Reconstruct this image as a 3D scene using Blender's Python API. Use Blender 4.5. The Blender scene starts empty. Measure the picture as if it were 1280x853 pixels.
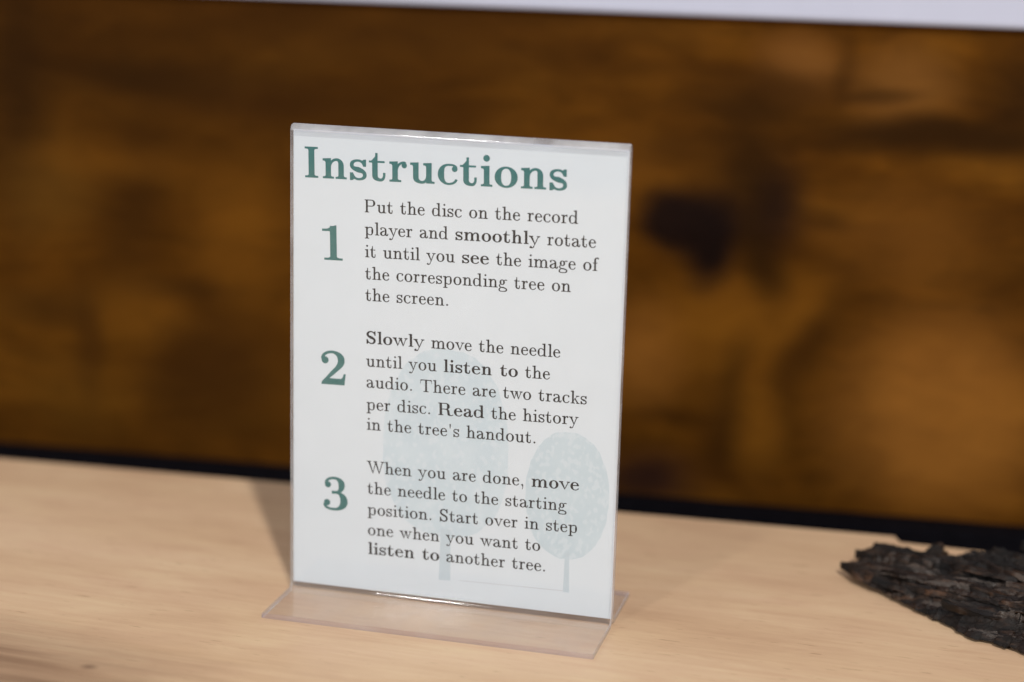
import bpy, bmesh, math, random
from mathutils import Vector, Matrix, noise
MM=.001
scene=bpy.context.scene
C=scene.collection
# ------------------------------------------------------------------ camera, world, lamps, exposure
cam=bpy.data.objects.new('camera',bpy.data.cameras.new('camera')); C.objects.link(cam); scene.camera=cam
cam.location=(164.018*MM,-574.378*MM,234.965*MM); cam.rotation_euler=(1.3290798,-.0261790,.2549219)
cam.data.sensor_width=36; cam.data.lens=36*2495.756/1280; cam.data.clip_start=.01; cam.data.clip_end=50
cam.data.dof.use_dof=True; cam.data.dof.focus_distance=.612; cam.data.dof.aperture_fstop=4.4
cam.data.dof.aperture_blades=9
w=bpy.data.worlds.new('World'); scene.world=w; w.use_nodes=True
bg=w.node_tree.nodes['Background']; bg.inputs[0].default_value=(.93,.96,1,1); bg.inputs[1].default_value=.31
def lamp(name,loc,target,power,sx,sy,col,shape='RECTANGLE'):
    l=bpy.data.lights.new(name,'AREA'); l.shape=shape; l.size=sx; l.size_y=sy; l.energy=power; l.color=col
    o=bpy.data.objects.new(name,l); C.objects.link(o); o.location=loc
    o.rotation_euler=(Vector(target)-Vector(loc)).to_track_quat('-Z','Y').to_euler(); return o
# key: a ceiling spot to the front right; the sign's shadow runs back and to the left
lamp('ceiling_spot',(.62,-1.22,1.42),(0,0,.05),27,.06,.06,(1,.985,.955),'DISK')
# second, small elongated lamp low to the front left: the streaks along the bends of the acrylic
lamp('small_lamp',(-.425,-1.40,.582),(0,0,.0),5.0,.088,.012,(1,.98,.96))
# added fill: broad soft light from the front left
lamp('soft_fill',(-1.5,-1.6,1.6),(0,0,0),8.5,1.5,1.1,(.90,.95,1))
vs=scene.view_settings; vs.view_transform='Standard'; vs.look='None'; vs.exposure=0; vs.gamma=1; vs.use_curve_mapping=False
scene.cycles.max_bounces=14; scene.cycles.transparent_max_bounces=16; scene.cycles.sample_clamp_indirect=10; scene.cycles.blur_glossy=0
# ------------------------------------------------------------------ materials
def mat(name):
    m=bpy.data.materials.new(name); m.use_nodes=True; nt=m.node_tree
    return m,nt,nt.nodes['Principled BSDF']
def N(nt,t,**k):
    n=nt.nodes.new(t)
    for a,b in k.items():
        if a.startswith('i_'): n.inputs[a[2:].replace('_',' ')].default_value=b
        else: setattr(n,a,b)
    return n
def link(nt,a,b): nt.links.new(a,b)
def ramp(nt,fac,stops):
    r=N(nt,'ShaderNodeValToRGB'); e=r.color_ramp.elements
    while len(e)<len(stops): e.new(.5)
    for q,(p,c) in zip(e,stops): q.position=p; q.color=(*c,1) if len(c)==3 else c
    link(nt,fac,r.inputs[0]); return r
def mix(nt,fac,a,b,blend='MIX'):
    m=N(nt,'ShaderNodeMix',data_type='RGBA',blend_type=blend)
    for sock,v in ((m.inputs[0],fac),(m.inputs[6],a),(m.inputs[7],b)):
        if isinstance(v,(int,float)): sock.default_value=v
        elif isinstance(v,tuple): sock.default_value=(*v,1)
        else: link(nt,v,sock)
    return m.outputs[2]
def mapping(nt,vec,scale=(1,1,1),loc=(0,0,0),rot=(0,0,0)):
    m=N(nt,'ShaderNodeMapping'); m.inputs['Scale'].default_value=scale; m.inputs['Location'].default_value=loc; m.inputs['Rotation'].default_value=rot
    link(nt,vec,m.inputs[0]); return m.outputs[0]
def noise_tex(nt,vec,scale,detail=3,rough=.55,dist=0):
    n=N(nt,'ShaderNodeTexNoise'); n.inputs['Scale'].default_value=scale; n.inputs['Detail'].default_value=detail
    n.inputs['Roughness'].default_value=rough; n.inputs['Distortion'].default_value=dist
    link(nt,vec,n.inputs['Vector']); return n
def bump(nt,b,h,strength,dist):
    n=N(nt,'ShaderNodeBump'); n.inputs['Strength'].default_value=strength; n.inputs['Distance'].default_value=dist
    link(nt,h,n.inputs['Height']); link(nt,n.outputs[0],b.inputs['Normal'])
def blob(nt,vec,cx,cy,rx,ry,soft=.9,rot=0):
    """a soft oval for wood figure and painted shade: 1 in the middle, 0 outside"""
    s=N(nt,'ShaderNodeVectorMath',operation='SUBTRACT'); link(nt,vec,s.inputs[0]); s.inputs[1].default_value=(cx,cy,0)
    rx*=1.13; ry*=1.13; q=mapping(nt,s.outputs[0],(1/rx,1/ry,0),rot=(0,0,0))
    if rot:
        q=mapping(nt,mapping(nt,s.outputs[0],rot=(0,0,rot)),(1/rx,1/ry,0))
    l=N(nt,'ShaderNodeVectorMath',operation='LENGTH'); link(nt,q,l.inputs[0])
    r=N(nt,'ShaderNodeMapRange',interpolation_type='SMOOTHSTEP'); link(nt,l.outputs['Value'],r.inputs[0])
    for i,v in zip((1,2,3,4),(1+soft*.55,max(0,1-soft),0,1)): r.inputs[i].default_value=v
    return r.outputs[0]
def mul(nt,a,k):
    m=N(nt,'ShaderNodeMath',operation='MULTIPLY'); link(nt,a,m.inputs[0])
    if isinstance(k,(int,float)): m.inputs[1].default_value=k
    else: link(nt,k,m.inputs[1])
    return m.outputs[0]

def tabletop_material():
    m,nt,b=mat('pale_beech')
    co=N(nt,'ShaderNodeTexCoord').outputs['Object']
    g=mapping(nt,co,(1,1,1),rot=(0,0,.035))
    fine=noise_tex(nt,mapping(nt,g,(26,420,200)),1,5,.6,.3)
    broad=noise_tex(nt,mapping(nt,g,(5,22,22)),1,4,.55,.6)
    fleck=noise_tex(nt,mapping(nt,g,(160,900,500)),1,2,.5)
    fleck2=noise_tex(nt,mapping(nt,g,(75,620,400),loc=(3,5,0)),1,2,.5)
    mott=noise_tex(nt,mapping(nt,g,(24,60,40)),1,5,.65,.5)
    base=ramp(nt,broad.outputs[0],[(.28,(.565,.360,.212)),(.50,(.635,.424,.259)),(.72,(.685,.472,.299))]).outputs[0]
    c=mix(nt,.55,base,ramp(nt,fine.outputs[0],[(.3,(.42,.42,.42)),(.62,(.54,.54,.54))]).outputs[0],'OVERLAY')
    c=mix(nt,.5,c,ramp(nt,mott.outputs[0],[(.3,(.40,.41,.42)),(.7,(.60,.60,.60))]).outputs[0],'OVERLAY')
    f1=ramp(nt,fleck.outputs[0],[(.66,(0,0,0)),(.73,(1,1,1))]).outputs[0]
    c=mix(nt,mul(nt,f1,.35),c,(.34,.19,.10))
    f2=ramp(nt,fleck2.outputs[0],[(.69,(0,0,0)),(.74,(1,1,1))]).outputs[0]
    c=mix(nt,mul(nt,f2,.55),c,(.30,.165,.085))
    # front-left shadow painted into the colour as a brown streak, plus a pin knot
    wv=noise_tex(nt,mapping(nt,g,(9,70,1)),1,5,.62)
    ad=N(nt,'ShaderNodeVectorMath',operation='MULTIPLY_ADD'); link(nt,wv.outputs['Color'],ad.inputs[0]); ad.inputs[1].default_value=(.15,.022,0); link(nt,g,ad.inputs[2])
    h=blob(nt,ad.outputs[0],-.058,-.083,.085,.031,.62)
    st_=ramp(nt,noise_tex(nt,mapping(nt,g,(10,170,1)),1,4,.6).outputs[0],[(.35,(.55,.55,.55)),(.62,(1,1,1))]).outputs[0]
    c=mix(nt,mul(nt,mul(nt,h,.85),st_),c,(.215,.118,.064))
    k=blob(nt,co,-.0865,-.0785,.0022,.0017,.95)
    c=mix(nt,mul(nt,k,.6),c,(.12,.06,.035))
    k=blob(nt,ad.outputs[0],-.125,.045,.014,.006,.95)
    c=mix(nt,mul(nt,k,.22),c,(.33,.19,.11))
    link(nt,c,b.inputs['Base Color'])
    b.inputs['Roughness'].default_value=.48; b.inputs['Specular IOR Level'].default_value=.35
    bump(nt,b,fine.outputs[0],.12,.0004)
    return m
def wall_material():
    m,nt,b=mat('dark_knotty_wood')
    co0=N(nt,'ShaderNodeTexCoord').outputs['Object']        # x along the wall, y up (metres)
    wn=noise_tex(nt,mapping(nt,co0,(14,24,1)),1,3,.55)
    ad=N(nt,'ShaderNodeVectorMath',operation='MULTIPLY_ADD'); link(nt,wn.outputs['Color'],ad.inputs[0]); ad.inputs[1].default_value=(.018,.014,0); link(nt,co0,ad.inputs[2])
    s2=N(nt,'ShaderNodeVectorMath',operation='SUBTRACT'); link(nt,ad.outputs[0],s2.inputs[0]); s2.inputs[1].default_value=(.009,.007,0)
    co=s2.outputs[0]
    n1=noise_tex(nt,mapping(nt,co,(7,26,1)),1,5,.6,.8)
    n2=noise_tex(nt,mapping(nt,co,(9,95,1)),1,4,.6,.4)
    c=ramp(nt,n1.outputs[0],[(.30,(.045,.0150,.0013)),(.5,(.090,.0315,.0024)),(.70,(.132,.050,.0045))]).outputs[0]
    c=mix(nt,.5,c,ramp(nt,n2.outputs[0],[(.32,(.34,.34,.34)),(.66,(.60,.60,.60))]).outputs[0],'OVERLAY')
    GOLD=(.185,.069,.006); TAN=(.285,.110,.018); DK=(.022,.0085,.0015); BK=(.006,.003,.003); BR=(.040,.014,.0018)
    n3=noise_tex(nt,mapping(nt,co,(38,75,1)),1,3,.6,.6)
    c=mix(nt,.55,c,ramp(nt,n3.outputs[0],[(.34,(.36,.36,.36)),(.66,(.62,.62,.62))]).outputs[0],'OVERLAY')
    for cx,cy,rx,ry,col,k,soft,rot in (
      (142,24,40,38,TAN,.7,.6,0),(123,92,30,20,(.14,.052,.007),.7,.9,0),(49,56,20,18,GOLD,.8,.8,0),(70,40,20,28,GOLD,.6,.95,.2),(23,40,16,20,TAN,.6,.9,0),
      (80,158,17,12,(.17,.068,.014),.75,.8,0),(119,152,19,15,(.17,.070,.014),.75,.8,0),(97.5,160,4,16,BR,.5,.9,0),(14,118,22,10,(.14,.052,.006),.5,.9,0),(82,64,18,14,GOLD,.65,.8,0),
      (75,149,36,6,BR,.8,.9,0),(136,133,46,8,DK,.9,.7,0),(112,147,14,3,DK,.5,.8,0),(160,149,12,20,DK,.8,.9,0),(176,140,10,50,DK,.6,.9,0),
      (60,118,17,24,DK,.8,1,0),(64,100,10,22,DK,.75,.95,0),(64,140,30,6,DK,.6,.9,0),(33,124,10,6,BR,.6,.9,0),
      (88,46,8,26,BR,.75,.9,.5),(58,6,8,22,BR,.7,.9,-.2),(78,8,6,26,BR,.5,.9,.3),(62,26,7,22,(.048,.018,.002),.7,.9,0),(95,100,10,5,DK,.5,.9,0),
      (29,-13,20,11,(.018,.007,.006),.9,.9,0),(-60,-12,40,6,BR,.5,.9,0),(72,12,10,18,GOLD,.7,.9,0),
      (69,80,8,18,DK,.85,.95,-.25),(76,103,11,17,BK,.8,.9,0),
      (41,94,19,14,BK,1,.68,0),(48,86,10,17,BK,1,.75,.1),(32,96,11,11,BK,1,.6,0),
      (-190,150,140,60,DK,.6,1,0),(-140,70,140,90,(.06,.021,.001),.4,1,0),(-60,165,90,16,BR,.6,1,0),(-240,135,15,60,DK,.8,.9,0),(-178,140,56,8,DK,.7,.9,0),(-134,134,36,8,BR,.6,.9,0),(-80,128,40,14,BR,.5,.9,0),(-228,93,22,18,(.10,.042,.005),.7,.9,0),
      (-144,76,18,30,GOLD,.5,.9,0),(-189,86,13,34,DK,.45,.95,.1),(-150,18,30,30,BR,.7,.9,0),(-212,30,6,26,BR,.6,.8,0),(-176,52,26,5,DK,.5,.8,0),(-110,58,12,30,(.12,.045,.003),.5,.9,0),(-200,108,30,7,GOLD,.3,.9,0),(-229,43,21,8,DK,.5,.9,0),(-219,2,22,18,(.10,.04,.004),.5,.9,0),
      (-166,16,22,22,BR,.6,.9,0),(-190,45,18,12,GOLD,.3,.9,0),(160,82,16,18,BR,.3,.9,0)):
        f=blob(nt,co,cx*MM,cy*MM,rx*MM,ry*MM,soft,rot)
        c=mix(nt,mul(nt,f,k),c,col)
    c=mix(nt,.5,c,ramp(nt,n3.outputs[1],[(.36,(.42,.40,.38)),(.64,(.60,.60,.60))]).outputs[0],'OVERLAY')
    link(nt,c,b.inputs['Base Color']); b.inputs['Roughness'].default_value=.7; b.inputs['Specular IOR Level'].default_value=.04
    bump(nt,b,n2.outputs[0],.25,.0008)
    return m
def paint(name,col,rough,nscale=400,amp=.06,spec=.4):
    m,nt,b=mat(name); co=N(nt,'ShaderNodeTexCoord').outputs['Object']
    n=noise_tex(nt,co,nscale,4,.6); lo=tuple(x*(1-amp) for x in col); hi=tuple(min(1,x*(1+amp)) for x in col)
    link(nt,ramp(nt,n.outputs[0],[(.3,lo),(.7,hi)]).outputs[0],b.inputs['Base Color'])
    b.inputs['Roughness'].default_value=rough; b.inputs['Specular IOR Level'].default_value=spec
    bump(nt,b,n.outputs[0],.15,.0002); return m
def acrylic(name,tint,haze,rough):
    """clear cast acrylic: lets light through, mirrors by the angle of view (Schlick, IOR 1.49)"""
    m=bpy.data.materials.new(name); m.use_nodes=True; nt=m.node_tree; nt.nodes.remove(nt.nodes['Principled BSDF'])
    out=nt.nodes['Material Output']; geo=N(nt,'ShaderNodeNewGeometry')
    d=N(nt,'ShaderNodeVectorMath',operation='DOT_PRODUCT'); link(nt,geo.outputs['Normal'],d.inputs[0]); link(nt,geo.outputs['Incoming'],d.inputs[1])
    a=N(nt,'ShaderNodeMath',operation='ABSOLUTE'); link(nt,d.outputs['Value'],a.inputs[0])
    s=N(nt,'ShaderNodeMath',operation='SUBTRACT'); s.inputs[0].default_value=1; link(nt,a.outputs[0],s.inputs[1])
    p=N(nt,'ShaderNodeMath',operation='POWER'); link(nt,s.outputs[0],p.inputs[0]); p.inputs[1].default_value=5
    f=N(nt,'ShaderNodeMath',operation='MULTIPLY_ADD'); link(nt,p.outputs[0],f.inputs[0]); f.inputs[1].default_value=.96; f.inputs[2].default_value=.032
    tr=N(nt,'ShaderNodeBsdfTransparent'); tr.inputs[0].default_value=(*tint,1)
    gl=N(nt,'ShaderNodeBsdfGlossy'); gl.inputs['Roughness'].default_value=rough
    df=N(nt,'ShaderNodeBsdfDiffuse'); df.inputs[0].default_value=(.90,.91,.93,1)
    co=N(nt,'ShaderNodeTexCoord').outputs['Object']; sm=noise_tex(nt,co,60,3,.6)
    hz=mul(nt,ramp(nt,sm.outputs[0],[(.35,(.5,.5,.5)),(.75,(1.3,1.3,1.3))]).outputs[0],haze)
    m1=N(nt,'ShaderNodeMixShader'); link(nt,hz,m1.inputs[0]); link(nt,tr.outputs[0],m1.inputs[1]); link(nt,df.outputs[0],m1.inputs[2])
    m2=N(nt,'ShaderNodeMixShader'); link(nt,f.outputs[0],m2.inputs[0]); link(nt,m1.outputs[0],m2.inputs[1]); link(nt,gl.outputs[0],m2.inputs[2])
    link(nt,m2.outputs[0],out.inputs[0]); return m
def bark_material():
    m,nt,b=mat('charred_bark'); co=N(nt,'ShaderNodeTexCoord').outputs['Object']
    n=noise_tex(nt,mapping(nt,co,(60,380,220)),1,6,.68,.6); v=N(nt,'ShaderNodeTexVoronoi'); v.inputs['Scale'].default_value=1
    link(nt,mapping(nt,co,(75,420,240)),v.inputs['Vector'])
    c=ramp(nt,n.outputs[0],[(.30,(.002,.0012,.0009)),(.52,(.014,.0078,.0048)),(.74,(.085,.048,.028))]).outputs[0]
    r=N(nt,'ShaderNodeSeparateColor'); link(nt,v.outputs['Color'],r.inputs[0])
    tn=N(nt,'ShaderNodeAttribute',attribute_name='tone').outputs['Fac']
    c=mix(nt,1,c,ramp(nt,tn,[(.25,(.35,.32,.30)),(.55,(.85,.78,.72)),(.78,(1.5,1.22,1.0))]).outputs[0],'MULTIPLY')
    g=ramp(nt,tn,[(.70,(0,0,0)),(.80,(1,1,1))]).outputs[0]
    c=mix(nt,mul(nt,g,mul(nt,n.outputs[0],.9)),c,(.12,.10,.085))
    link(nt,c,b.inputs['Base Color'])
    link(nt,ramp(nt,tn,[(.3,(.65,.65,.65)),(.8,(.27,.27,.27))]).outputs[0],b.inputs['Roughness'])
    b.inputs['Specular IOR Level'].default_value=.32
    h=N(nt,'ShaderNodeMath',operation='ADD'); link(nt,n.outputs[0],h.inputs[0]); link(nt,mul(nt,r.outputs[1],.5),h.inputs[1])
    bump(nt,b,h.outputs[0],.8,.0016); return m
def ink(name,col,amp=.1):
    m,nt,b=mat(name); co=N(nt,'ShaderNodeTexCoord').outputs['Object']; n=noise_tex(nt,co,900,3,.6)
    link(nt,ramp(nt,n.outputs[0],[(.3,tuple(x*(1-amp) for x in col)),(.7,tuple(x*(1+amp) for x in col))]).outputs[0],b.inputs['Base Color'])
    b.inputs['Roughness'].default_value=.6; b.inputs['Specular IOR Level'].default_value=.3; return m
def foliage_print(name,lo,hi,spark):
    m,nt,b=mat(name); co=N(nt,'ShaderNodeTexCoord').outputs['Object']
    v=N(nt,'ShaderNodeTexVoronoi'); v.inputs['Scale'].default_value=900; link(nt,mapping(nt,co,(1,1,.8)),v.inputs['Vector'])
    s=N(nt,'ShaderNodeSeparateColor'); link(nt,v.outputs['Color'],s.inputs[0])
    n=noise_tex(nt,co,70,3,.6)
    c=ramp(nt,n.outputs[0],[(.35,lo),(.65,hi)]).outputs[0]
    c=mix(nt,mul(nt,ramp(nt,s.outputs[0],[(.70,(0,0,0)),(.84,(1,1,1))]).outputs[0],.5),c,spark)
    link(nt,c,b.inputs['Base Color']); b.inputs['Roughness'].default_value=.6; b.inputs['Specular IOR Level'].default_value=.3; return m
M=dict(table=tabletop_material(),wall=wall_material(),
  white=paint('white_laminate',(.525,.545,.67),.5,60,.02),
  black=paint('black_paint',(.0035,.003,.0045),.8,200,.3,.05),
  floor=paint('grey_floor',(.16,.15,.14),.6,8,.15),
  foot=acrylic('hazy_acrylic',(.985,.985,.995),.10,.018), bend=acrylic('bent_acrylic',(.97,.975,.985),.03,.055), face=acrylic('clear_acrylic',(.975,.98,.985),.003,.018), edge=acrylic('cut_acrylic_edge',(.88,.88,.91),.30,.12), fold=acrylic('bent_acrylic_fold',(.82,.84,.90),.36,.07), tip=acrylic('shaded_acrylic_edge',(.78,.74,.82),.16,.15),  # foot haze paints a pale sheen; fold haze paints the card's refracted white
  paper=paint('printed_card',(.68,.73,.772),.62,90,.012,.3), ink=ink('black_ink',(.0015,.004,.009)), teal=ink('teal_ink',(.048,.165,.158)),
  tree1=foliage_print('pale_tree_print',(.555,.645,.70),(.61,.69,.735),(.67,.725,.77)),
  tree2=foliage_print('pale_green_tree_print',(.54,.63,.68),(.58,.665,.71),(.67,.725,.765)),
  trunk=ink('pale_trunk_ink',(.54,.62,.67),.03), line=ink('thin_grey_ink',(.56,.58,.61),.03), bark=bark_material())
# ------------------------------------------------------------------ helpers
def tag(o,label=None,cat=None,kind=None,group=None):
    if label: o['label']=label
    if cat: o['category']=cat
    if kind: o['kind']=kind
    if group: o['group']=group
    return o
def mesh_obj(name,verts,faces,mats,parent=None,smooth=False,midx=None):
    me=bpy.data.meshes.new(name); me.from_pydata([tuple(v) for v in verts],[],faces); me.update()
    for m in (mats if isinstance(mats,(list,tuple)) else [mats]): me.materials.append(m)
    if midx: me.polygons.foreach_set('material_index',midx)
    if smooth: me.polygons.foreach_set('use_smooth',[True]*len(me.polygons))
    o=bpy.data.objects.new(name,me); C.objects.link(o)
    if parent: o.parent=parent
    return o
def empty(name,loc=(0,0,0),rz=0):
    o=bpy.data.objects.new(name,None); C.objects.link(o); o.location=loc; o.rotation_euler=(0,0,rz); o.empty_display_size=.02; return o
def bevel_obj(o,wd,seg=3):
    bm=bmesh.new(); bm.from_mesh(o.data); bmesh.ops.recalc_face_normals(bm,faces=bm.faces)
    bmesh.ops.bevel(bm,geom=[e for e in bm.edges],offset=wd,segments=seg,profile=.5,affect='EDGES'); bm.to_mesh(o.data); bm.free()
def prism(pts,z0,z1):
    n=len(pts); v=[(x,y,z0) for x,y in pts]+[(x,y,z1) for x,y in pts]
    f=[list(range(n))[::-1],list(range(n,2*n))]+[[i,(i+1)%n,n+(i+1)%n,n+i] for i in range(n)]
    return v,f
def box(x0,x1,y0,y1,z0,z1): return prism([(x0,y0),(x1,y0),(x1,y1),(x0,y1)],z0,z1)
# ------------------------------------------------------------------ setting
v,f=box(-3,3,-3,3,-.78,-.75); tag(mesh_obj('floor',v,f,M['floor']),kind='structure')
# the table: straight rear edge with a shallow notch to the right of the bark
pts=[(-.75,-.80),(.75,-.80),(.75,.106),(.55,.1075),(.1345,.1112),(.1322,.1171),(-.75,.0632)]
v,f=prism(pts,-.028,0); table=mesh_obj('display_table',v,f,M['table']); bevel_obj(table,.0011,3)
tag(table,'pale beech display table with a small notch in its rear edge','table')
T=math.atan(.0707)
wo=mesh_obj('wall',*box(-1.1,1.1,-.2,.9,-.03,0),M['wall'])         # board in its own plane: x along, y up
# stand it up: local x along the wall, local y up, local z towards the room
wo.matrix_world=Matrix.Translation((0,.190,0))@Matrix.Rotation(T,4,'Z')@Matrix.Rotation(math.pi/2,4,'X')
v,f=box(-1.1,1.1,-.0195,.1745,-.03,0); wo.data.clear_geometry(); wo.data.from_pydata(v and [(x,y,z) for (x,y,z) in v],[],f)
wo.data.update()
tag(wo,kind='structure')
def on_wall(name,x0,x1,z0,z1,thick,proud,m,bev=.001):
    v,f=box(x0,x1,-proud,thick,z0,z1); o=mesh_obj(name,v,f,m); bevel_obj(o,bev,2)
    o.location=(0,.190,0); o.rotation_euler=(0,0,T); return o
tag(on_wall('white_panel',-1.1,1.1,.1747,.62,.03,.004,M['white'],.0015),'smooth white panel above the dark knotty wooden wall','panel')
tag(on_wall('skirting_board',-1.1,1.1,-.75,-.0197,.03,.012,M['black'],.001),'matt black skirting under the wooden wall behind the table','skirting')
# ------------------------------------------------------------------ acrylic sign holder: one bent sheet
W2=53; TH=1.7; ym=1.15; H=151.65; r=2.1
path=[(-27.2,.85),(-(ym+r)-1.0,.85),(-(ym+r)-.25,.85),(-(ym+r),.85)]
for i in range(1,19):
    a=math.radians(5*i); path.append((-(ym+r)+r*math.sin(a),.85+r-r*math.cos(a)))
zc=H-ym-TH/2
path+=[(-ym,.85+r+.25),(-ym,.85+r+1.0),(-ym,30),(-ym,zc-1.5),(-ym,zc-.15),(-ym,zc)]
for i in range(1,24):
    a=math.radians(180-7.5*i); path.append((ym*math.cos(a),zc+ym*math.sin(a)))
path+= [(-y,z) for y,z in path[::-1] if z<=zc+1e-6 and y<-.5]
# drop duplicates
q=[path[0]]
for p in path[1:]:
    if math.hypot(p[0]-q[-1][0],p[1]-q[-1][1])>1e-3: q.append(p)
path=q
def offset(path,d):
    out=[]
    for i,p in enumerate(path):
        a=path[max(i-1,0)]; b=path[min(i+1,len(path)-1)]; t=Vector((b[0]-a[0],b[1]-a[1])).normalized()
        out.append((p[0]-t.y*d,p[1]+t.x*d))
    return out
A=offset(path,TH/2); B=offset(path,-TH/2); n=len(path)
holder=empty('sign_holder',(0,0,0)); tag(holder,'clear acrylic T-shaped sign holder standing on the table','sign holder')
# panel and feet as one bent sheet, cut edges with their own look
verts=[];faces=[];mi=[]
xs=[-W2,-W2+.35,W2-.35,W2]
for k,x in enumerate(xs):
    ins=.25 if k in(0,3) else 0
    A2=offset(path,TH/2-ins); B2=offset(path,-TH/2+ins)
    for y,z in A2: verts.append((x*MM,y*MM,z*MM))
    for y,z in B2: verts.append((x*MM,y*MM,z*MM))
def vid(k,s,i): return k*2*n+s*n+i
for k in range(3):
    for i in range(n-1):
        top=path[i][1]>=zc-1e-6 and path[i+1][1]>=zc-1e-6
        faces.append([vid(k,0,i),vid(k,0,i+1),vid(k+1,0,i+1),vid(k+1,0,i)]); mi.append(2 if top else (1 if k!=1 else (4 if (2<=i<21 or n-22<=i<n-3) else 0)))
        faces.append([vid(k,1,i),vid(k+1,1,i),vid(k+1,1,i+1),vid(k,1,i+1)]); mi.append(2 if top else (1 if k!=1 else (4 if (2<=i<21 or n-22<=i<n-3) else 0)))
    faces.append([vid(k,0,0),vid(k+1,0,0),vid(k+1,1,0),vid(k,1,0)]); mi.append(3)
    faces.append([vid(k,0,n-1),vid(k,1,n-1),vid(k+1,1,n-1),vid(k+1,0,n-1)]); mi.append(3)
for i in range(n-1):
    faces.append([vid(0,0,i),vid(0,1,i),vid(0,1,i+1),vid(0,0,i+1)]); mi.append(1)
    faces.append([vid(3,0,i),vid(3,0,i+1),vid(3,1,i+1),vid(3,1,i)]); mi.append(1)
def sub_sheet(name,i0,i1,surf='face'):
    """the stretch i0..i1 of the bent sheet as one part"""
    keep=[];km=[]
    for fc,m_ in zip(faces,mi):
        idx=[q%n for q in fc]
        if min(idx)>=i0 and max(idx)<=i1: keep.append(fc); km.append(m_)
    used=sorted({q for fc in keep for q in fc}); mp={q:i for i,q in enumerate(used)}
    o=mesh_obj(name,[verts[q] for q in used],[[mp[q] for q in fc] for fc in keep],[M[surf],M['edge'],M['fold'],M['tip'],M['bend']],holder,False,km)
    bm=bmesh.new(); bm.from_mesh(o.data); bmesh.ops.recalc_face_normals(bm,faces=bm.faces); bm.to_mesh(o.data); bm.free()
    for p_ in o.data.polygons: p_.use_smooth=True
    o.data.set_sharp_from_angle(angle=math.radians(32)); return o
up0=21      # index where the front panel leaves the front bend
sub_sheet('foot',0,up0,'foot'); sub_sheet('panel',up0,n-1-up0); sub_sheet('foot',n-1-up0,n-1,'foot')
# ------------------------------------------------------------------ printed card between the two panes
card=empty('instruction_card',(0,0,.0026)); tag(card,'white printed card headed Instructions inside the acrylic holder','card')
v,f=box(-.0526,.0526,-.00013,.00013,0,.1472); 
mesh_obj('paper',v,f,M['paper'],card)
# ---- lettering: pen strokes for a modern roman face, in 1/1000 em -------------------------
import math
REG=dict(stem=96,hair=48,vair=45,curve=110,slab=42,jut=72,xh=431,asc=694,desc=-194,dot=105,ball=92,
         cap=683,cstem=106,ccurve=120,chair=46,cjut=68,ess=92,cess=112,thin=50,cthin=54,fat=106,br=26,o=11)
BLD=dict(stem=128,hair=58,vair=48,curve=146,slab=44,jut=66,xh=444,asc=694,desc=-194,dot=150,ball=130,
         cap=686,cstem=140,ccurve=158,chair=50,cjut=66,ess=122,cess=150,thin=52,cthin=52,fat=132,br=30,o=9)
WR={'a':500,'c':444,'d':556,'e':444,'f':306,'g':500,'h':556,'i':278,'k':528,'l':278,'m':833,'n':556,'o':500,'p':556,'r':392,'s':394,'t':389,'u':556,'v':528,'w':722,'y':528,' ':333,'.':278,',':278,"'":278,'P':681,'T':722,'W':1028,'S':556}
WB={'a':559,'c':511,'d':639,'e':527,'h':639,'i':319,'l':319,'m':958,'n':639,'o':575,'r':474,'s':454,'t':447,'u':639,'v':607,'w':831,'y':607,'I':436,'R':862,'S':639,' ':383,'1':575,'2':575,'3':575}
def _hob(t,p):
    s=math.sin; c=math.cos
    v=(2+math.sqrt(2)*(s(t)-s(p)/16)*(s(p)-s(t)/16)*(c(t)-c(p)))/(3*(1+.5*(math.sqrt(5)-1)*c(t)+.5*(3-math.sqrt(5))*c(p)))
    return min(v,1.3)
def _bez(p0,d0,p1,d1,n):
    cx,cy=p1[0]-p0[0],p1[1]-p0[1]; L=math.hypot(cx,cy)
    if L<1e-6: return [p0]*n
    a=math.atan2(cy,cx)
    w=lambda x:(x+math.pi)%(2*math.pi)-math.pi
    t=w(d0-a); p=w(d1-a)
    h0=_hob(t,p); h1=_hob(p,t)
    q0=(p0[0]+h0*L*math.cos(d0),p0[1]+h0*L*math.sin(d0)); q1=(p1[0]-h1*L*math.cos(d1),p1[1]-h1*L*math.sin(d1))
    r=[]
    for i in range(n):
        s=i/n; m=1-s
        r.append((m**3*p0[0]+3*m*m*s*q0[0]+3*m*s*s*q1[0]+s**3*p1[0],m**3*p0[1]+3*m*m*s*q0[1]+3*m*s*s*q1[1]+s**3*p1[1]))
    return r
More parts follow.
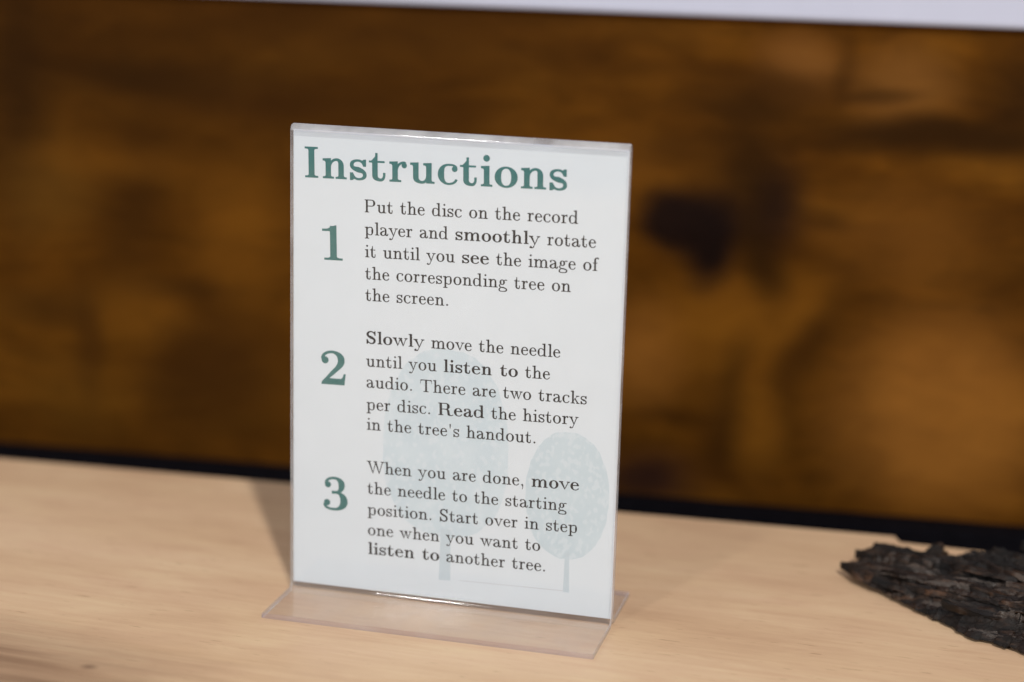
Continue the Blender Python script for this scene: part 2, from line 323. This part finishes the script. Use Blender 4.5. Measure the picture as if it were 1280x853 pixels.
class Glyph:
    def __init__(g,P,w): g.P=P; g.w=w; g.f=[]; g.k=0          # f: (polygon, layer)
    def poly(g,pts): g.f.append((pts,g.k)); g.k+=1
    def stroke(g,pts,n=7):
        L=[];R=[]
        for p in pts:
            x,y,w,d=p[:4]; a=math.radians(p[4] if len(p)>4 else d-90)
            L.append((x-w/2*math.cos(a),y-w/2*math.sin(a))); R.append((x+w/2*math.cos(a),y+w/2*math.sin(a)))
        l=[];r=[]
        for i in range(len(pts)-1):
            d0=math.radians(pts[i][3]); d1=math.radians(pts[i+1][3])
            straight=abs(pts[i][3]-pts[i+1][3])<1 and abs(math.atan2(math.sin(math.atan2(pts[i+1][1]-pts[i][1],pts[i+1][0]-pts[i][0])-d0),math.cos(math.atan2(pts[i+1][1]-pts[i][1],pts[i+1][0]-pts[i][0])-d0)))<.03
            m=1 if straight else n
            l+=_bez(L[i],d0,L[i+1],d1,m); r+=_bez(R[i],d0,R[i+1],d1,m)
        l.append(L[-1]); r.append(R[-1])
        for i in range(len(l)-1): g.f.append(([l[i],r[i],r[i+1],l[i+1]],g.k))
        g.k+=1
    def ball(g,x,y,d): g.poly([(x+d/2*math.cos(a*math.pi/8),y+d/2*math.sin(a*math.pi/8)) for a in range(16)])
    def rect(g,x0,y0,x1,y1): g.poly([(x0,y0),(x1,y0),(x1,y1),(x0,y1)])
    def serif(g,x0,x1,y,jl,jr,up=1,slab=None):
        P=g.P; s=(slab or P['slab'])*up; b=P['br']*up
        q=[(x0-jl,y),(x1+jr,y),(x1+jr,y+s)]
        if jr>0: q+=[(x1+jr*.35,y+s+b*.12),(x1+jr*.1,y+s+b*.42)]
        q+=[(x1,y+s+b),(x0,y+s+b)]
        if jl>0: q+=[(x0-jl*.1,y+s+b*.42),(x0-jl*.35,y+s+b*.12)]
        q.append((x0-jl,y+s)); g.poly(q if up>0 else q[::-1])
    def stem(g,c,y0,y1,w=None):
        w=w or g.P['stem']; g.rect(c-w/2,y0,c+w/2,y1)
    def foot(g,c,y=0,jl=None,jr=None,w=None):
        w=w or g.P['stem']; j=g.P['jut']; g.serif(c-w/2,c+w/2,y,j if jl is None else jl,j if jr is None else jr)
    def flag(g,c,y,w=None):
        P=g.P; w=w or P['stem']; a,b=c-w/2,c+w/2; s=P['slab']; j=P['jut']*1.0
        g.poly([(a-j,y-s*1.15),(a-j*.35,y-s*1.25),(a-j*.08,y-s*1.6),(a,y-s-P['br']*1.7),(b,y-s-P['br']*1.7),(b,y+11),(a-j*.1,y+2),(a-j,y-1)])
def glyph(ch,bold=False):
    P=BLD if bold else REG; W=(WB if bold else WR)[ch]; g=Glyph(P,W)
    st,ha,va,cu,sl,ju,xh,asc,de,ba,o=[P[k] for k in('stem','hair','vair','curve','slab','jut','xh','asc','desc','ball','o')]
    T=xh+o+3; B=-o; C1=32+ju+st/2 if not bold else 28+ju+st/2+14     # centre of a first stem
    L=30; H=(T+B)/2
    def arch(c0,c1):
        x=c0+st/2
        g.stroke([(x-ha/2,xh*.56,ha,90),(x+(c1-x)*.5,T-va*.62,va*1.25,6),(c1,xh*.66,st,-90),(c1,xh*.5,st,-90)],9)
        g.stem(c1,0,xh*.52)
    if ch=='o':
        c=W/2; r=c-L-cu/2
        g.stroke([(c,T-va/2,va,180),(L+cu/2,H,cu,270),(c,B+va/2,va,360),(W-L-cu/2,H,cu,450),(c,T-va/2,va,540)],9)
    elif ch in 'ce':
        R=W-30; c=(L+R)/2+12
        if ch=='c':
            c-=2
            g.ball(R-ba/2-4,T-ba*.5-46,ba); x=R-ba*.42
            g.stroke([(R-4-ha/2,T-ba*.5-46,ha,90),(c,T-va/2,va,180),(L+cu/2,H,cu,270),(c+8,B+va/2,va,360),(R-ha/2,xh*.27,ha,74)],9)
        else:
            rc=cu*.8; R2=R
            g.stroke([(R2-rc/2,xh*.535,rc,90),(c-6,T-va/2,va,180),(L+cu/2,H,cu,270),(c+8,B+va/2,va,360),(R-ha/2,xh*.27,ha,74)],9)
            g.rect(L+cu*.5,xh*.535-3,R2,xh*.535+ha*.9)
    elif ch=='a':
        c=W-155 if not bold else W-178; ls=L+10
        g.ball(ls+ba*.62,T-ba*.5-48,ba)
        g.stroke([(ls+ba*.35,T-ba*.5-40,ha,88),(c-112,T-va*.5,va*1.1,0),(c,xh*.66,st,-90),(c,xh*.2,st,-90)],9)
        g.stroke([(c,xh*.3,st,-90),(c,xh*.2,st,-90),(c+st/2+24,B+va*.8,va*1.4,0),(W-12-ha/2,xh*.22,ha,90),(W-12-ha/2,xh*.3,ha,90)],7)
        g.stroke([(c-st/2+4,xh*.6,va,180),(c-170 if not bold else c-150,xh*.5,va*1.5,200),(ls+cu*.45,xh*.25,cu*.95,270),(c-125,B+va/2,va,360),(c-st/2+6,xh*.23,ha,80)],9)
    elif ch in 'd':
        c=W-106-st/2 if not bold else W-95-st/2; x=c-st/2
        g.stroke([(x+4,xh*.78,ha,118),((L+x)/2+20,T-va*.6,va,180),(L+cu/2,H,cu,270),((L+x)/2+14,B+va*.6,va,360),(x+4,xh*.24,ha,62)],9)
        g.stem(c,0,asc); g.flag(c,asc-11); g.serif(c-st/2,c+st/2,0,0,ju)
    elif ch=='f':
        c=C1; g.stem(c,0,xh*1.2); g.foot(c); g.rect(33,xh-sl,c+st/2+76,xh)
        g.stroke([(c,xh*1.15,st,90),(c,xh*1.28,st,90),(c+118,705-va/2,va*1.1,0),(c+st/2+118,705-ba*.62,ha,-70)],9)
        g.ball(357-ba/2,705-ba*.62,ba*.95)
    elif ch=='g':
        c=218; k=cu*.9
        g.stroke([(c,442-va/2,va,180),(72+k/2,298,k,270),(c,152+va/2,va,360),(364-k/2,298,k,450),(c,442-va/2,va,540)],8)
        g.stroke([(340,395,ha,45),(440,453-ha*.6,ha,0)],6); g.ball(485-32,453-40,64)
        g.stroke([(112,190,ha,225),(76,110,ha*1.4,270),(130,38,56,330),(250,20,66,0),(340,-2,62,-22),(446,-88,ha*1.6,-90),(250,-206+va/2,va,-180),(54,-98,ha*1.5,-270),(140,0,ha,-330)],8)
    elif ch in 'hn':
        c0=C1; c1=W-22-ju-st/2 if not bold else W-28-ju-st/2-12
        g.stem(c0,0,asc if ch=='h' else xh); g.flag(c0,asc-11 if ch=='h' else xh); g.foot(c0); g.foot(c1); arch(c0,c1)
    elif ch=='m':
        c0=C1; c2=W-20-ju-st/2 if not bold else W-40-ju-st/2; c1=(c0+c2)/2
        g.stem(c0,0,xh); g.flag(c0,xh); j=ju if not bold else ju*.8
        g.foot(c0,jr=j); g.foot(c1,jl=j,jr=j); g.foot(c2,jl=j); arch(c0,c1); arch(c1,c2)
    elif ch in 'il':
        c=C1; g.foot(c); 
        if ch=='i': g.stem(c,0,xh); g.flag(c,xh); g.ball(c-4,669-P['dot']/2+ (20 if bold else 0),P['dot'])
        else: g.stem(c,0,asc); g.flag(c,asc-11)
    elif ch=='k':
        c=C1; g.stem(c,0,asc); g.flag(c,asc-11); g.foot(c,jr=58)
        g.poly([(c+20,150),(c+20,118),(410,420),(374,420)]); g.poly([(218,262),(268,305),(468,12),(382,12)])
        g.serif(405,440,0,70,66); g.serif(372,408,xh,62,82,-1)
    elif ch=='p':
        c=C1-4; g.stem(c,de,xh); g.flag(c,xh); g.foot(c,y=de); R=W-56; x=c+st/2
        g.stroke([(x-6,xh*.8,ha,60),((x+R)/2,T-va*.6,va*1.2,0),(R-cu/2,H,cu,-90),((x+R)/2-16,B+va/2,va,-180),(x-6,xh*.2,ha,122)],9)
    elif ch=='r':
        c=C1-4 if not bold else C1; g.stem(c,0,xh); g.flag(c,xh); g.foot(c,jr=ju+12); R=W-26
        g.ball(R-ba/2,T-ba*.5-22,ba*.96)
        g.stroke([(c+st/2-ha/2,xh*.55,ha,90),(R-ba*.55,T-va*.5,va*1.1,0),(R-ba*.3,T-ba*.3,va,-50)],9)
    elif ch in 'sS':
        if ch=='s': x0,x1,y0,y1,e,h,k=33,W-33,B,T,P['ess'],ha,P['ess']*.72
        else: x0,x1,y0,y1,e,h,k=(56,W-57,-22,705,P['cess'],P['chair'],P['ccurve']*.86) if not bold else (62,W-62,-16,702,P['cess'],P['chair'],P['ccurve']*.8)
        m=(x0+x1)/2; hh=y1-y0; v=va*(1.1 if ch=='s' else 1.4)
        g.stroke([(x1-h*.9,y1-hh*.33,h,97),(m-4,y1-v/2,v,180),(x0+k/2,y1-hh*.265,k,270),(m,(y0+y1)/2+4,e,338 if ch=='s' else 334),(x1-k/2,y0+hh*.26,k,270),(m+6,y0+v/2,v,180),(x0+h*.8,y0+hh*.36,h,100)],8)
        g.poly([(x1-h*.2,y1-hh*.34),(x1-h*.2,y1),(x1-h*1.1,y1),(x1-h*2.4,y1-hh*.1),(x1-h*1.3,y1-hh*.34)])
        g.poly([(x0,y0+hh*.37),(x0,y0),(x0+h,y0),(x0+h*2.4,y0+hh*.11),(x0+h*1.2,y0+hh*.37)])
    elif ch=='t':
        c=139 if not bold else 158; g.rect(19,xh-sl,W-66,xh); R=W-57 if not bold else W-48
        g.poly([(19,xh-sl+4),(c-st/2-8,xh+10),(c+st/2-ha,xh+95),(c+st/2-ha,615),(c+st/2,615),(c+st/2,xh-sl),(c-st/2,xh-sl-4)])
        g.stroke([(c,xh,st,-90),(c,xh*.26,st,-90),(c+st/2+66,B+va*.7,va*1.4,0),(R-ha/2,xh*.3,ha,90),(R-ha/2,xh*.42,ha,90)],8)
    elif ch=='u':
        c0=C1; c1=W-22-ju-st/2 if not bold else W-28-ju-st/2-12
        g.flag(c0,xh); g.flag(c1,xh); g.stem(c1,0,xh); g.serif(c1-st/2,c1+st/2,0,0,ju)
        x=c1-st/2
        g.stroke([(c0,xh-10,st,-90),(c0,xh*.28,st,-90),((c0+x)/2+24,B+va*.6,va*1.3,0),(x+ha/2,xh*.4,ha,90)],9); g.stem(c0,xh*.25,xh)
    elif ch in 'vwy':
        t=P['thin']; F=P['fat']; fx=F*1.06
        def vee(xa,xb,xc,yb=B):
            g.poly([(xa-fx/2,xh-8),(xa+fx/2,xh-8),(xb+14,yb+ (70 if bold else 62)),(xb+9,yb),(xb-10,yb)])
            g.poly([(xc-t/2,xh-8),(xc+t/2,xh-8),(xb+10,yb),(xb-8,yb),(xb-6,yb+60)])
        if ch=='w':
            a,e=102,W-97; b=a+150+(16 if bold else 0); d=e-147-(16 if bold else 0); m=W/2
            vee(a,b,m+ (4 if not bold else 12)); vee(m-(2 if not bold else 6),d,e)
            g.serif(a-fx/2,a+fx/2,xh,48,44,-1); g.serif(m-fx/2,m+fx/2,xh,34,34,-1); g.serif(e-t/2,e+t/2,xh,66,56,-1)
        else:
            a,m,e=104,W/2+4,W-100
            g.serif(a-fx/2,a+fx/2,xh,46,50,-1); g.serif(e-t/2,e+t/2,xh,70,64,-1)
            if ch=='v': vee(a,m,e)
            else:
                m+=4
                g.poly([(a-fx/2,xh-8),(a+fx/2,xh-8),(m+16,40),(m+4,2),(m-14,2)])
                g.poly([(e-t/2,xh-8),(e+t/2,xh-8),(m+t*.3,-8),(m-40,-110),(m-62,-96),(m-t*.6,0)])
                g.stroke([(m-48,-98,t,243),(m-140,-205+va/2,va*1.1,180),(50,-140,ha,100)],8)
                g.ball(50+ba*.42,-142,ba*.9)
    elif ch=='.': g.ball(W/2-4,P['dot']/2,P['dot'])
    elif ch==',':
        g.ball(W/2-4,P['dot']/2,P['dot']); g.stroke([(W/2+24,50,54,-88),(W/2+26,-70,42,-102),(W/2-12,-190,30,-132)],6)
    elif ch=="'": g.poly([(W/2-16,430),(W/2+10,430),(W/2+34,640),(W/2+30,690),(W/2-38,690),(W/2-42,640)])
    elif ch in 'PR':
        s=P['cstem']; c=36+P['cjut']+s/2; cp=P['cap']; h=P['chair']; k=P['ccurve']; x=c+s/2; R=W-57 if ch=='P' else W-190
        g.stem(c,0,cp,s); g.foot(c,w=s,jl=P['cjut'],jr=P['cjut']); g.serif(c-s/2,x,cp,P['cjut'],0,-1)
        yb=cp*.465; ym=(cp+yb)/2; rr=(cp-yb)/2
        g.stroke([(x-6,cp-h/2,h,0),(R-k/2-rr*.75,cp-h/2,h,0),(R-k/2,ym,k,-90),(R-k/2-rr*.75,yb+h/2,h,-180),(x-6,yb+h/2,h,-180)],9)
        if ch=='R':
            g.stroke([(R-k/2-rr*.9,yb+h*.45,h,0),(R-k*.55,yb-95,s*.95,-90),(R-k*.45,95,s*.95,-90),(R+s*.55,-14+h*.5,h*1.0,0),(W-18,80,h*.6,90)],8)
    elif ch=='I':
        s=P['cstem']; c=W/2; g.stem(c,0,P['cap'],s); g.foot(c,w=s,jl=P['cjut']+18,jr=P['cjut']+18); g.serif(c-s/2,c+s/2,P['cap'],P['cjut']+18,P['cjut']+18,-1)
    elif ch=='T':
        s=P['cstem']; c=W/2; g.stem(c,0,677,s); g.foot(c,w=s,jl=90,jr=90); g.rect(56,677-P['chair'],W-56,677)
        for q in(-1,1):
            X=c+q*(c-36); a=[(X,452),(X-q*20,452),(X-q*34,560),(X-q*70,620),(X-q*190,677-P['chair']-3),(X-q*190,677),(X-q*18,677)]
            g.poly(a if q>0 else a[::-1])
    elif ch=='W':
        t=P['cthin']; F=P['cstem']*1.04; cp=683
        for xa,xb,xc in((128,350,522),(498,706,905)):
            g.poly([(xa-F/2,cp-10),(xa+F/2,cp-10),(xb+14,70),(xb+8,-22),(xb-10,-22)]); g.poly([(xc-t/2,cp-10),(xc+t/2,cp-10),(xb+8,-22),(xb-8,-22),(xb-6,60)])
        g.serif(128-F/2,128+F/2,cp,62,62,-1); g.serif(498-F/2,498+F/2,cp,50,50,-1); g.serif(905-t/2,905+t/2,cp,84,84,-1)
    elif ch=='1':
        s=P['cstem']*.93; c=W/2+8; g.stem(c,0,640,s); g.serif(c-s/2,c+s/2,0,118,112,slab=P['slab']*.9)
        g.stroke([(80,562,P['slab'],0),(c-s/2-6,572,P['slab']*1.1,12)],5)
        g.poly([(c-s/2-40,548),(c-s/2,535),(c+s/2,535),(c+s/2,655),(c+s/2-26,655),(c-s/2+20,622),(c-s/2-60,584)])
    elif ch=='2':
        g.ball(138,470,140)
        g.stroke([(90,490,ha*1.1,92),(275,655-va/2,va*1.1,0),(W-50-68,472,136,-90),(322,268,84,-136),(80,40,44,-138)],9)
        g.poly([(56,0),(W-62,0),(W-34,218),(W-74,218),(W-96,150),(W-130,122),(160,122),(62,46)])
    elif ch=='3':
        g.ball(140,496,124)
        g.stroke([(104,520,ha,88),(270,655-va/2,va*1.1,0),(W-98-62,500,126,-90),(300,352,va*1.1,-180),(212,352,va,-180)],9)
        g.stroke([(212,340,va,0),(300,345,va,0),(W-46-72,174,148,-90),(272,-12+va/2,va*1.1,-180),(66,118,ha,92)],9)
        g.ball(116,140,128)
    return g
KERN={('T','h'):-0,('W','h'):-28,('o','w'):-0,('v','e'):-28,('w','o'):-28,('o','v'):0,('y','e'):-28,('y','o'):0,('v','a'):-28,('w','a'):-28,('k','s'):0}

ROT=math.radians(1.0); PIV=(-29.5,125.5)
def to_card(x,z,lay):
    """millimetres on the print -> card space; the print sits about a degree askew on the card"""
    return (x*MM, -.000150-lay*3e-6, (z-2.6)*MM)
def lettering(name,text,x,z,em,ang,material,width=None,bold=False,lay0=0,label=None):
    cx=0; bd=bold; prev=None; items=[]
    for ch in text:
        if ch=='*': bd=not bd; continue
        cx+=KERN.get((prev,ch),0); prev=ch
        if ch!=' ': items.append((cx,glyph(ch,bd)))
        cx+=(WB if bd else WR)[ch]
    s=em/1000; sx=(width/cx if width else s); ca,sa=math.cos(ang),math.sin(ang)
    vs_=[];fs=[]
    for ox,g in items:
        for poly,k in g.f:
            b0=len(vs_)
            for px,py in poly:
                X=(px+ox)*sx; Y=py*s
                vs_.append(to_card(x+X*ca-Y*sa,z+X*sa+Y*ca,k+lay0))
            fs.append(list(range(b0,len(vs_))))
    o=mesh_obj(name,vs_,fs,material,card)
    if label: o['label']=label
    return o
LINES=[('Put the disc on the record', -29.44, 125.5, 0.0175),
 ('player and *smoothly* rotate', -29.3, 118.48, 0.0181),
 ('it until you *see* the image of', -29.16, 111.45, 0.0184),
 ('the corresponding tree on', -29.03, 104.52, 0.0181),
 ('the screen.', -28.89, 97.71, 0.0197),
 ('*Slowly* move the needle', -28.62, 84.07, 0.0158),
 ('until you *listen to* the', -28.48, 76.69, 0.0204),
 ('audio. There are two tracks', -28.34, 69.88, 0.0175),
 ('per disc. *Read* the history', -28.2, 62.63, 0.0256),
 ("in the tree's handout.", -28.07, 56.11, 0.0183),
 ('When you are done, *move*', -27.79, 41.94, 0.0212),
 ('the needle to the starting', -27.66, 35.01, 0.0204),
 ('position. Start over in step', -27.52, 27.99, 0.0229),
 ('one when you want to', -27.39, 21.19, 0.0197),
 ('*listen to* another tree.', -27.26, 14.8, 0.0157)]
EM=5.86
for t,x,z,ang in LINES:
    lettering('text_line',t,x-.16,z,EM,ang,M['ink'])
lettering('heading','Instructions',-49.7,135.05,13.95,math.radians(.98),M['teal'],bold=True,label='large teal heading reading Instructions')
for t,x,z in (('1',-44.35,109.6),('2',-44.2,69.65),('3',-43.1,28.3)):
    lettering('step_number',t,x,z,16.8,math.radians(1.3),M['teal'],bold=True,label='teal step number %s'%t)
# the two pale trees printed behind the text
def flat(name,pts,lay,m,label=None):
    o=mesh_obj(name,[to_card(x,z,0)[:1]+(-.000134-lay*4e-6,)+to_card(x,z,0)[2:] for x,z in pts],[list(range(len(pts)))],m,card)
    if label: o['label']=label
    return o
def egg(cx,cz,rx,rt,rb,p,n=64,wob=.012,seed=1):
    rnd=random.Random(seed); out=[]
    for i in range(n):
        a=2*math.pi*i/n; c,s=math.cos(a),math.sin(a); k=1+rnd.uniform(-wob,wob)
        x=rx*math.copysign(abs(c)**(2/p),c)*k; z=(rt if s>0 else rb)*math.copysign(abs(s)**(2/p),s)*k
        out.append((cx+x,cz+z))
    return out
flat('tree_print',egg(-2.2,50.5,20.4,34,27,2.35,seed=3),0,M['tree1'],'large pale blue tree printed behind the text')
flat('trunk_print',[(-3.6,8.9),(.2,9.0),(0,26),(-3.2,26)],1,M['trunk'])
flat('tree_print',egg(37.2,41.3,13.2,20.6,20.8,2.15,seed=5),2,M['tree2'],'smaller pale green tree printed at the lower right')
flat('trunk_print',[(36.9,9.7),(38.9,9.7),(38.5,23),(37.2,23)],3,M['trunk'])
flat('ground_line_print',[(3.2,9.35),(37,10.0),(37,10.22),(3.2,9.55)],4,M['line'])
# ------------------------------------------------------------------ the piece of bark
bark=empty('bark_piece',(.1232,.0705,0),-.38); tag(bark,'dark rough piece of layered tree bark at the right of the table','bark')
def lerp(t,tab):
    for (a,p),(b,q) in zip(tab,tab[1:]):
        if t<=b: return p+(q-p)*max(0,(t-a))/(b-a)
    return tab[-1][1]
def flake(name,front,back,base,thick,seed,ulen,nu=230,nv=90,rag=2.5,u0=0,ridge=1.0):
    """one layer of bark: ragged outline, stepped scaly top along the grain, hollow rough underside (mm)"""
    S=Vector((seed*13.7,seed*7.1,seed*3.3)); V=[];F=[];tone=[]
    for s in (0,1):
        for i in range(nu+1):
            u=u0+ulen*i/nu
            fr=lerp(u,front); bk=lerp(u,back)
            fr+=rag*noise.fractal(Vector((u*.16,1.3,0))+S,.9,2.2,5)+rag*.5*(noise.cell(Vector((u*.22,5,0))+S)-.5)
            bk+=rag*noise.fractal(Vector((u*.16,9.3,0))+S,.9,2.2,5)+rag*1.1*(noise.cell(Vector((u*.17,8,0))+S)-.5)
            for j in range(nv+1):
                t=j/nv; v=fr+(bk-fr)*t
                uu=u+rag*.8*noise.noise(Vector((3,v*.3,u*.05))+S)
                if i==0: uu+= -2.2*math.sin(math.pi*t)+1.5*noise.noise(Vector((v*.5,2,1))+S)
                P=Vector((u*.032+.015*v,v*.30,seed*3.1)); P+=.22*noise.noise_vector(P*2.1)
                ds,ps=noise.voronoi(P); rr=noise.cell_vector(ps[0]*41.3); gap=min(1,(ds[1]-ds[0])*5)
                Q=Vector((u*.085+.05*v,v*.80,seed*5.7)); Q+=.2*noise.noise_vector(Q*1.7)
                d2,p2=noise.voronoi(Q); r2=noise.cell_vector(p2[0]*29.7); gap2=min(1,(d2[1]-d2[0])*6)
                fac=(rr.x-.5)*3.2+((rr.y-.5)*(P.x-ps[0].x)*4.5+(rr.z-.35)*(P.y-ps[0].y)*5.5)-1.5*(1-gap)+(r2.x-.5)*1.3+(r2.y-.4)*(Q.y-p2[0].y)*1.6-.45*(1-gap2)
                tone.append(.62*rr.y+.38*r2.z)
                rg=noise.ridged_multi_fractal(Vector((u*.05,v*.22,seed)),.9,2.1,5,1,2)
                edge=min(1,5.5*min(t,1-t)+.05); tip=min(1,(i/nu)*9+.62)
                if s==0: z=lerp(u,base)+lerp(u,thick)*(edge**.6)*tip*(.72+.10*rg*ridge)+ fac*(edge**2)*tip-1.6*max(0,1-7*abs(noise.noise(Vector((u*.035,v*.21+.3*noise.noise(Vector((u*.12,v*.1,1))),seed+2)))))*edge+.55*noise.fractal(Vector((u*.35,v*1.7,seed)),.7,2.1,5)*tip
                else: z=lerp(u,base)+.5*noise.fractal(Vector((u*.3,v*.5,seed+4)),.8,2,3)+ (1-edge)*.9
                V.append((uu*MM,v*MM,max(z,.02)*MM))
    m=(nu+1)*(nv+1)
    def id_(s,i,j): return s*m+i*(nv+1)+j
    for i in range(nu):
        for j in range(nv):
            F.append([id_(0,i,j),id_(0,i+1,j),id_(0,i+1,j+1),id_(0,i,j+1)]); F.append([id_(1,i,j),id_(1,i,j+1),id_(1,i+1,j+1),id_(1,i+1,j)])
        F.append([id_(0,i,0),id_(1,i,0),id_(1,i+1,0),id_(0,i+1,0)]); F.append([id_(0,i,nv),id_(0,i+1,nv),id_(1,i+1,nv),id_(1,i,nv)])
    for j in range(nv):
        F.append([id_(0,0,j),id_(0,0,j+1),id_(1,0,j+1),id_(1,0,j)]); F.append([id_(0,nu,j),id_(1,nu,j),id_(1,nu,j+1),id_(0,nu,j+1)])
    o=mesh_obj(name,V,F,M['bark'],bark); at_=o.data.attributes.new('tone','FLOAT','POINT'); at_.data.foreach_set('value',tone); bm=bmesh.new(); bm.from_mesh(o.data); bmesh.ops.recalc_face_normals(bm,faces=bm.faces); bm.to_mesh(o.data); bm.free()
    o.data.set_sharp_from_angle(angle=math.radians(38))
    for p_ in o.data.polygons: p_.use_smooth=True
    return o
flake('bark_layer',[(-4,-5),(8,-10),(27,-17),(51,-27),(73,-30),(140,-34)],[(-4,-1),(6,6),(30,14),(80,20),(140,20)],[(-4,2.8),(15,.8),(40,.1),(140,0)],[(-4,3.2),(12,5.2),(40,6.6),(80,9.5),(140,11)],1,138,u0=-3,rag=1.5)
flake('bark_layer',[(-6,8),(8,3),(40,2),(80,2),(140,0)],[(-6,14),(6,18),(30,27),(60,38),(140,50)],[(-6,2.6),(12,3.8),(40,5.6),(140,8)],[(-6,5),(10,5.4),(40,7),(80,9),(140,10)],2,138,u0=-5)
flake('bark_layer',[(36,14),(60,14),(140,12)],[(36,20),(46,34),(70,46),(140,60)],[(36,3),(140,6)],[(36,5),(50,8.5),(80,11),(140,14)],3,100,u0=37,nu=190)
flake('bark_layer',[(2,-6),(30,-11),(60,-18),(140,-20)],[(2,-4),(14,1),(40,2),(80,0),(140,-2)],[(2,4.5),(20,6.5),(50,8),(140,9.5)],[(2,1.6),(30,3),(80,4.5),(140,5)],4,126,u0=3,nu=190,nv=50,rag=1.1)
def shard(u,v,z,ln,wd,th,yaw,pitch,roll,seed):
    """a long splintered flake of bark, ragged at both ends"""
    rnd=random.Random(seed); nu,nv=26,6; V=[];F=[];tone=[]; t0=rnd.random()
    M3=Matrix.Translation((u,v,z))@Matrix.Rotation(yaw,4,'Z')@Matrix.Rotation(pitch,4,'Y')@Matrix.Rotation(roll,4,'X')
    cut=[rnd.uniform(-.16,.16) for _ in range(nv+1)]; cut2=[rnd.uniform(-.2,.2) for _ in range(nv+1)]
    for s_ in (0,1):
        for i in range(nu+1):
            a=i/nu; w_=wd*(.30+.70*min(1,a*3.2,(1-a)*5+.3))*(1+.22*noise.noise(Vector((a*6,seed,0))))
            for j in range(nv+1):
                b=j/nv-.5; x=(a-.5)*ln+(cut[j]*ln*.45*max(0,1-a*4))+(cut2[j]*ln*.4*max(0,a*4-3)); y=b*w_+.5*noise.noise(Vector((x*.3,seed,3)))
                h=noise.ridged_multi_fractal(Vector((x*.06,y*.7,seed)),.8,2.1,4,1,2)
                zz=(th*(.35+.4*h)*(1-1.2*abs(b)**2) if s_==0 else -th*.4)+.5*noise.noise(Vector((x*.2,y*.5,seed)))+.35*noise.noise(Vector((x*.9,y*1.5,seed)))
                p=M3@Vector((x,y,zz)); V.append((p.x*MM,p.y*MM,max(.05,p.z)*MM)); tone.append(min(1,max(0,t0*.62+.5*noise.noise(Vector((x*.15,y*.9,seed)))+.1)))
    m=(nu+1)*(nv+1); d=lambda s_,i,j:s_*m+i*(nv+1)+j
    for i in range(nu):
        for j in range(nv):
            F.append([d(0,i,j),d(0,i+1,j),d(0,i+1,j+1),d(0,i,j+1)]); F.append([d(1,i,j),d(1,i,j+1),d(1,i+1,j+1),d(1,i+1,j)])
        F.append([d(0,i,0),d(1,i,0),d(1,i+1,0),d(0,i+1,0)]); F.append([d(0,i,nv),d(0,i+1,nv),d(1,i+1,nv),d(1,i,nv)])
    for j in range(nv):
        F.append([d(0,0,j),d(0,0,j+1),d(1,0,j+1),d(1,0,j)]); F.append([d(0,nu,j),d(1,nu,j),d(1,nu,j+1),d(0,nu,j+1)])
    o=mesh_obj('bark_flake',V,F,M['bark'],bark); o.data.attributes.new('tone','FLOAT','POINT').data.foreach_set('value',tone)
    bm=bmesh.new(); bm.from_mesh(o.data); bmesh.ops.recalc_face_normals(bm,faces=bm.faces); bm.to_mesh(o.data); bm.free()
    for p_ in o.data.polygons: p_.use_smooth=True
    o.data.set_sharp_from_angle(angle=math.radians(30))
rs=random.Random(11)
for u,v,z,ln,wd,th in ((12,12,8.6,24,5,2.0),(60,30,13.5,30,8,2.8),
  (17,7,9.2,24,4,1.8),(31,9,11,28,5,2),(46,13,12,28,6,2.2),(56,20,13,30,6,2.4),(40,4,11.5,26,5,1.8),(58,5,13,30,6,2),
  (14,-2,7,26,5,1.8),(27,-5,8,30,5,2),(38,-12,7.5,28,6,2),(52,-9,10,30,6,2.2),(56,-19,8,30,6,2.2),(24,-12,5,26,4.5,1.8),(70,-14,10.5,30,7,2.4),(70,-3,12.5,32,7,2.4),(72,12,15.5,32,8,2.6),(78,26,17,32,9,3),(12,-7,4.5,22,4,1.6)):
    shard(u,v,z-1.6,ln,wd,th,rs.uniform(-.16,.12),rs.uniform(-.10,.07),rs.uniform(-.45,.25),rs.randint(1,9999))
